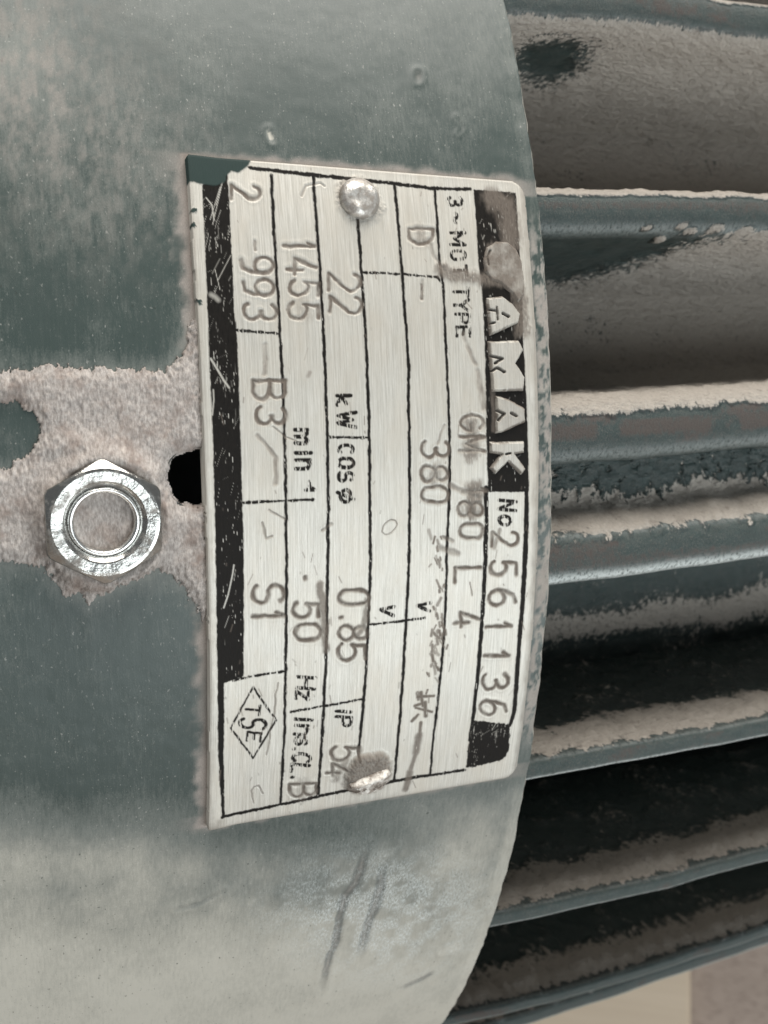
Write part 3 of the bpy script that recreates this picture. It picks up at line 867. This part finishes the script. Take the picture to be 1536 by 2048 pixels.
# dust heaped round the fixings
for (rx_, ry_, r0, amt) in ((719, 404, 58, 0.30), (735, 1545, 62, 0.9)):
    c0, c1 = mm(rx_, ry_)
    dd = np.hypot(U - c0, V - c1) / (r0 * PX) + 0.35 * (fbm(U * 0.6, V * 0.6, 2) - 0.5)
    k_ = sstep(1.0, 0.72, dd)
    dirt = np.maximum(dirt, amt * k_ * (0.7 + 0.5 * speck))
    hpl = hpl * (1 - k_) + k_ * (0.10 + 0.75 * (amt > .8) * sstep(1.0, 0.6, dd) + 0.25 * (speck - .5))
# thin dust along the borders
ed = np.minimum(np.minimum(U, W_MM - U), np.minimum(V, H_MM - V))
dirt = np.maximum(dirt, 0.30 * sstep(1.6, 0.2, W_MM - U + 1.5 * (fbm(U, V * .4, 4) - .5)) + 0.22 * sstep(1.2, 0.1, ed + (fbm(U * .8, V * .8, 6) - .5)))
dirt = np.maximum(dirt, 0.55 * sstep(2.6, 0.4, H_MM - V + 1.8 * (fbm(U, V, 4) - .5)) * sstep(4, 1, U))
# random small nicks
for i in range(150):
    u0, v0 = rng.random() * W_MM, rng.random() * H_MM
    ln = 0.25 + 1.6 * rng.random() ** 3
    an = rng.normal(math.pi / 2, 0.35)
    w = window([(u0 - 3, v0 - 3), (u0 + 3, v0 + 3)], 0)
    d = seg_dist(U[w], V[w], [(u0, v0), (u0 + ln * math.cos(an), v0 + ln * math.sin(an))])
    dirt[w] = np.maximum(dirt[w], (0.3 + 0.5 * rng.random()) * np.exp(-(d / (0.05 + 0.06 * rng.random())) ** 2))
# scratches through the black print
for (x0, y0, x1, y1, cnt, lmin, lmax) in ((404, 385, 470, 480, 26, 12, 50), (410, 480, 470, 600, 22, 10, 35), (415, 600, 475, 760, 18, 8, 40), (425, 760, 485, 1000, 24, 8, 40), (430, 1000, 487, 1350, 20, 6, 30),
                                          (945, 1435, 1020, 1470, 34, 6, 22), (940, 1460, 1015, 1530, 20, 5, 20), (960, 380, 1040, 480, 24, 6, 24), (965, 700, 1055, 980, 16, 6, 20)):
    for i in range(cnt):
        a_, b_ = x0 + (x1 - x0) * rng.random(), y0 + (y1 - y0) * rng.random()
        ln = lmin + (lmax - lmin) * rng.random() ** 2
        an = rng.normal(1.68, 0.16) if rng.random() < 0.75 else rng.normal(2.0, 0.5)
        scratch([(a_, b_), (a_ + ln * math.cos(an), b_ + ln * math.sin(an))], 0.7 + 1.5 * rng.random() ** 3, 0.15 + 0.6 * rng.random())
scratch([(421, 718), (435, 740), (447, 760), (458, 775)], 5)
scratch([(412, 396), (424, 410), (428, 440)], 3)
scratch([(468, 1130), (465, 1150), (456, 1190), (447, 1215)], 3.5)
scratch([(426, 780), (427, 800), (424, 830)], 3.5)
for pts in ([(432, 410), (448, 350)], [(425, 450), (446, 360)], [(420, 440), (440, 375)], [(436, 560), (462, 510)], [(430, 540), (440, 580)]):
    scratch(pts, 1.8, 0.8)
scratch([(422, 590), (430, 594), (436, 600)], 12, 0.6)
ink_wear = sstep(0.14, 0.26, fbm(U * 9, V * 0.9, 2, 3) + 0.4 * (fbm(U * .35, V * .25, 7) - .38))
ink = ink * (0.25 + 0.75 * ink_wear) * (1 - 0.9 * sheen_or_bare)
hpl -= 0.03 * sheen_or_bare
# dab of machine paint on the corner
pp = mms([(366, 300), (500, 312), (502, 322), (495, 334), (478, 345), (462, 341), (454, 352), (448, 366), (430, 372), (410, 370), (380, 366), (366, 366)])
psd = poly_sdf(U, V, pp) + 0.5 * (fbm(U * 1.5, V * 1.5, 3) - 0.5)
paint = sstep(0.10, -0.10, psd)
for (a_, b_) in ((388, 422), (385, 450), (398, 605)):
    c0, c1 = mm(a_, b_)
    paint = np.maximum(paint, sstep(0.5, 0.3, np.hypot(U - c0, V - c1) + 0.7 * (speck - .5)))
hpl += 0.05 * paint
# outline with rounded corners, slightly raised edge, 0.9 mm sheet
def rr_sdf(u, v, r):
    qx, qy = np.abs(u - W_MM / 2) - W_MM / 2 + r, np.abs(v - H_MM / 2) - H_MM / 2 + r
    return np.hypot(np.maximum(qx, 0), np.maximum(qy, 0)) + np.minimum(np.maximum(qx, qy), 0) - r
crn = np.where(U > W_MM / 2, 2.6, 0.6)
osd = rr_sdf(U + 0.12 * (fbm(V * 0.4, U * 0, 3) - .5), V, crn)
lift = 0.35 * sstep(5, 0, U) * (0.6 + 0.8 * fbm(V * 0.06, U * 0, 5)) + 0.08 * (fbm(U * .05, V * .05, 1) - .5)
top_h = 0.95 + lift + hpl - 0.10 * sstep(-0.35, 0.0, osd)
top_h = np.where(osd > 0.02, -0.6, top_h)
PTH = PLT0 - V / 1000 / RP
PP = cyl_pts(PLX0 + U / 1000, PTH, R + top_h / 1000)
plate = grid_obj('nameplate', PP, plate_mat, motor, dict(ink=np.clip(ink, 0, 1), dirt=np.clip(dirt, 0, 1), paint=paint), np.stack([U, V], -1))
plate['label'] = 'scratched aluminium nameplate with black print and stamped figures'


def plate_point(u, v, h):
    th = PLT0 - v / 1000 / RP
    return cyl_pts(PLX0 + u / 1000, th, R + h / 1000)


# ---- raised letters of the maker's name
def raised(outline_, cuts, dusty, hh=0.55, lab=None):
    pl = mms(outline_)
    a_ = np.array(pl)
    lo_, hi_ = a_.min(0) - 0.8, a_.max(0) + 0.8
    u_, v_ = np.meshgrid(np.arange(lo_[0], hi_[0], 0.08), np.arange(lo_[1], hi_[1], 0.08), indexing='ij')
    d = poly_sdf(u_, v_, pl) + 0.22 * (fbm(u_ * 1.1, v_ * 1.1, 3) - 0.5) - 0.10
    g_ = np.zeros(u_.shape)
    for pts, wpx in cuts:
        dc = seg_dist(u_, v_, mms(pts)) + 0.2 * (fbm(u_ * 1.5, v_ * 1.5, 6) - 0.5)
        g_ = np.maximum(g_, sstep(wpx * PX / 2 + 0.10, wpx * PX / 2 - 0.12, dc))
    top = sstep(0.10, -0.38, d) * (1 - 0.75 * g_)
    h_ = 0.93 + hh * top + 0.07 * (fbm(u_ * 1.3, v_ * 1.3, 1) - .5) * top - 0.2 * (d > 0.06)
    worn = fbm(u_ * 0.9, v_ * 0.9, 2)
    dirt_ = np.clip(dusty * (0.5 + 0.9 * worn) + 0.55 * sstep(-0.55, -0.1, d) * (worn > .5), 0, 0.95)
    ink_ = np.clip(0.95 * sstep(-0.12, 0.04, d) + 0.95 * g_, 0, 1)
    ok = d < 0.16
    kp_ = ok[:-1, :-1] & ok[1:, :-1] & ok[1:, 1:] & ok[:-1, 1:]
    o = grid_obj('raised_letter', plate_point(u_, v_, h_), plate_mat, plate, dict(ink=ink_, dirt=dirt_, paint=0 * d), np.stack([u_, v_], -1), kp_)
    if lab:
        o['label'] = lab
    return o


raised([(968, 518), (974, 496), (992, 484), (1014, 485), (1032, 500), (1042, 524), (1046, 560), (1047, 590), (1036, 604), (1022, 585), (1000, 566), (982, 560), (970, 542)], [([(979, 502), (973, 516), (976, 530)], 5)], 0.9, 0.38, 'raised letter smothered in grey dust')
raised([(973, 597), (1003, 594), (1024, 609), (1039, 628), (1036, 645), (1016, 654), (979, 670)], [([(974, 620), (988, 622)], 6), ([(991, 615), (993, 640)], 4), ([(1004, 628), (1014, 634)], 7), ([(976, 648), (986, 646)], 5)], 0.22)
raised([(976, 684), (1036, 682), (1045, 700), (1030, 727), (1048, 755), (1045, 780), (984, 782), (980, 730)], [([(978, 712), (1002, 718), (988, 727)], 6), ([(982, 742), (992, 736), (1006, 744)], 6), ([(1046, 724), (1034, 727)], 5)], 0.18)
raised([(991, 793), (1016, 799), (1048, 818), (1049, 843), (1004, 864), (991, 866)], [([(993, 822), (1006, 828), (995, 840)], 6), ([(1020, 826), (1030, 832)], 6)], 0.35)
raised([(979, 885), (1046, 884), (1047, 904), (1028, 907), (1050, 938), (1041, 948), (1015, 922), (990, 947), (980, 936), (1002, 908), (980, 904)], [([(1010, 908), (1018, 906)], 4)], 0.18)


# ---- rivets
def frame_at(u, v, h):
    th = PLT0 - v / 1000 / RP
    n_ = Vector((0, -math.cos(th), math.sin(th)))
    t_ = Vector((0, math.sin(th), math.cos(th)))
    x_ = Vector((1, 0, 0))
    o_ = Vector(plate_point(np.array(u), np.array(v), np.array(h)).tolist())
    return Matrix(((x_.x, t_.x, n_.x, o_.x), (x_.y, t_.y, n_.y, o_.y), (x_.z, t_.z, n_.z, o_.z), (0, 0, 0, 1)))


def lathe(name, prof_, seg, mat, parent, fm, shape=None):
    a_ = np.linspace(0, 2 * math.pi, seg + 1)[:-1]
    pr = np.array(prof_)
    Xl = pr[:, :1] * np.cos(a_)[None]
    Yl = pr[:, :1] * np.sin(a_)[None]
    Zl = pr[:, 1:] + 0 * a_[None]
    if shape:
        Xl, Yl, Zl = shape(Xl, Yl, Zl)
    o = grid_obj(name, np.stack([Xl, Yl, Zl], -1), mat, parent, uv=np.stack([Xl * 1000, Yl * 1000], -1), wrap=True)
    bpy.context.view_layer.update()
    o.matrix_world = fm
    return o


r1 = 0.0031
dome = [(r1 * 1.02, -0.0004), (r1 * 1.0, 0.0002)] + [(r1 * math.cos(a) ** 0.8, 0.0002 + 0.0016 * math.sin(a)) for a in np.linspace(0.08, math.pi / 2 - 0.02, 20)] + [(0.00001, 0.0018)]


def dent(x, y, z):
    n_ = fbm(x * 900 + 5, y * 900 + 5, 2)
    k_ = z > 0.0003
    z = np.minimum(z, 0.00165 + 0.10 * y) + k_ * 0.00012 * (n_ - 0.5)
    z = z - k_ * 0.00022 * np.exp(-(((x + 0.0012) / 0.0009) ** 2 + ((y + 0.0006) / 0.0009) ** 2))
    return x, y, z


u0, v0 = mm(718, 398)
riv = lathe('rivet', dome, 56, rivet_mat, plate, frame_at(u0, v0, 0.95), dent)
riv['label'] = 'domed rivet at the upper edge of the nameplate'
u0, v0 = mm(738, 1556)


def broken(x, y, z):
    n_ = fbm(x * 700 + 9, y * 700 + 3, 4)
    k_ = sstep(0.0, 0.0006, z)
    ridge = 0.0011 * np.exp(-(((y - 0.35 * x - 0.0006) / 0.00055) ** 2))
    z = np.where(z > 0.0001, 0.55 * z, z) + k_ * (ridge + 0.0006 * (n_ - 0.5)) - k_ * 0.0012 * sstep(0.0008, 0.0022, y - 0.4 * x)
    return x * 1.12 + 0.0002 * (n_ - .5), y * 0.92, z


M = NT('dirty_rivet_metal')
n2 = M.noise(M.obj((700, 700, 700)), 1.0, 4, 0.7)
gm = M.ramp(n2, 0.40, 0.60)
col = M.mixc(gm, (0.62, 0.60, 0.56), (0.24, 0.205, 0.175))
dirty_rivet = M.set(color=col, metal=M.mixf(gm, 0.4, 0.0), rough=M.mixf(gm, 0.6, 0.9), normal=M.bump(n2, 0.0004, 0.6))
riv2 = lathe('rivet', dome, 56, dirty_rivet, plate, frame_at(u0, v0, 1.05), broken)
riv2['label'] = 'battered rivet sunk in dirt at the lower edge of the nameplate'

# ------------------------------------------------------------------ nut on its bolt, left of the plate
th = NUT_T
n_ = Vector((0, -math.cos(th), math.sin(th)))
t_ = Vector((0, math.sin(th), math.cos(th)))
o_ = Vector((NUT_X - 0.0004, -math.cos(th) * R, math.sin(th) * R))
fmn = Matrix(((1, t_.x, n_.x, o_.x), (0, t_.y, n_.y, o_.y), (0, t_.z, n_.z, o_.z), (0, 0, 0, 1)))
AF, NH, RBORE = 0.0148, 0.0036, 0.0050
seg = 144
aa = np.linspace(0, 2 * math.pi, seg + 1)[:-1]
hexr = (AF / 2) / np.cos((aa + math.radians(0)) % (math.pi / 3) - math.pi / 6 if False else ((aa) % (math.pi / 3)) - 0.0) if False else None
ph = (aa + math.pi / 6) % (math.pi / 3) - math.pi / 6          # flats face along the axis
hexr = (AF / 2) / np.cos(ph)
hexr = np.minimum(hexr, AF / 2 * 1.125)
cone = AF / 2 * 0.965
rows = []
rows.append((hexr, -0.0006 + 0 * aa))
zch = NH - (hexr - cone) * 0.62                                   # turned chamfer cuts the corners in arcs
rows.append((hexr, zch - 0.0002))
rows.append((hexr - 0.00012, zch))
rows.append((cone + 0 * aa, NH + 0 * aa - 0.00005))
rows.append((cone - 0.0004 + 0 * aa, NH + 0.00005 + 0 * aa))
rows.append((RBORE + 0.0005 + 0 * aa, NH - 0.00002 + 0 * aa))
rows.append((RBORE + 0.0003 + 0 * aa, NH - 0.0001 + 0 * aa))
rows.append((RBORE - 0.0003 + 0 * aa, NH - 0.0007 + 0 * aa))
for i in range(8):
    rows.append((RBORE - (0.00035 if i % 2 else 0.0) + 0 * aa, NH - 0.0010 - 0.00035 * i + 0 * aa))
Pn = np.stack([np.stack([r_ * np.cos(aa), r_ * np.sin(aa), z_], -1) for r_, z_ in rows])
bumpn = fbm(Pn[..., 0] * 700 + 40, Pn[..., 1] * 700 + 40, 3)[..., None]
Pn[..., 2:] += 0.00012 * (bumpn - 0.5)
nut = grid_obj('hex_nut', Pn, zinc_mat, motor, wrap=True, smooth=False)
nut.matrix_world = fmn
nut['label'] = 'zinc plated hexagon nut half buried in dust'
RB0 = RBORE - 0.0003
prof_b = [(RB0, -0.001), (RB0, NH - 0.0009), (RB0 - 0.00015, NH - 0.0005), (RB0 - 0.0004, NH - 0.00035), (RB0 - 0.0007, NH - 0.0005), (RB0 - 0.00085, NH - 0.0009), (RB0 - 0.0009, NH - 0.0024)]
M = NT('bright_bolt_steel')
n2 = M.noise(M.obj((1100, 1100, 1100)), 1.0, 3, 0.7)
bolt_mat = M.set(color=M.mixc(n2, (0.55, 0.55, 0.53), (0.82, 0.82, 0.80)), metal=0.95, rough=M.mixf(n2, 0.18, 0.34))
bolt = lathe('bolt', prof_b, 72, bolt_mat, motor, fmn)
bolt['label'] = 'shiny rim of the hollow bolt end inside the nut'


def rough_end(x, y, z):
    return x, y, z + 0.0009 * (fbm(x * 700 + 20, y * 380 + 20, 5, 4) - 0.5)


lathe('dust_fill', [((RB0 - 0.0008) * q, NH - 0.0017) for q in np.linspace(1, 0.001, 24)], 64, dust_mat, bolt, fmn, rough_end)

# ------------------------------------------------------------------ floor and board under the motor, seen at the lower right
M = NT('workshop_floor')
n1 = M.noise(M.obj((9, 9, 9)), 1.0, 5, 0.65)
n2 = M.noise(M.obj((90, 90, 90)), 1.0, 3, 0.6)
col = M.mixc(n1, (0.30, 0.25, 0.215), (0.50, 0.43, 0.385))
col = M.mixc(M.ramp(n2, 0.5, 0.7, 0, 0.5), col, (0.12, 0.09, 0.075))
floor_mat = M.set(color=col, rough=0.9, normal=M.bump(n2, 0.003, 0.4))
ZF = -0.70
gxs = np.linspace(-3, 3, 61)
FXg, FYg = np.meshgrid(gxs, gxs, indexing='ij')
floor = grid_obj('floor', np.stack([FXg, FYg, ZF + 0.006 * (fbm(FXg * 3 + 9, FYg * 3 + 9, 2) - 0.5)], -1), floor_mat, None)
floor['kind'] = 'structure'

M = NT('board_wood')
n1 = M.noise(M.obj((6, 60, 60)), 1.0, 4, 0.6)
col = M.mixc(n1, (0.52, 0.44, 0.34), (0.70, 0.62, 0.50))
wood_mat = M.set(color=col, rough=0.75, normal=M.bump(n1, 0.001, 0.3))


def box_mesh(name, sx, sy, sz, bev, mat):
    import bmesh
    bm_ = bmesh.new()
    bmesh.ops.create_cube(bm_, size=1)
    bmesh.ops.scale(bm_, vec=(sx, sy, sz), verts=bm_.verts)
    bmesh.ops.bevel(bm_, geom=bm_.edges[:], offset=bev, segments=2, affect='EDGES')
    me = bpy.data.meshes.new(name)
    bm_.to_mesh(me)
    bm_.free()
    return link(name, me, mat, None)


board = box_mesh('wooden_board', 0.20, 1.00, 0.024, 0.003, wood_mat)
board.location = (0.583, 0.667, ZF + 0.018)
board.rotation_euler = (0, 0, math.radians(-38.5))
board['label'] = 'pale wooden board lying on the floor below the motor'
board['category'] = 'board'
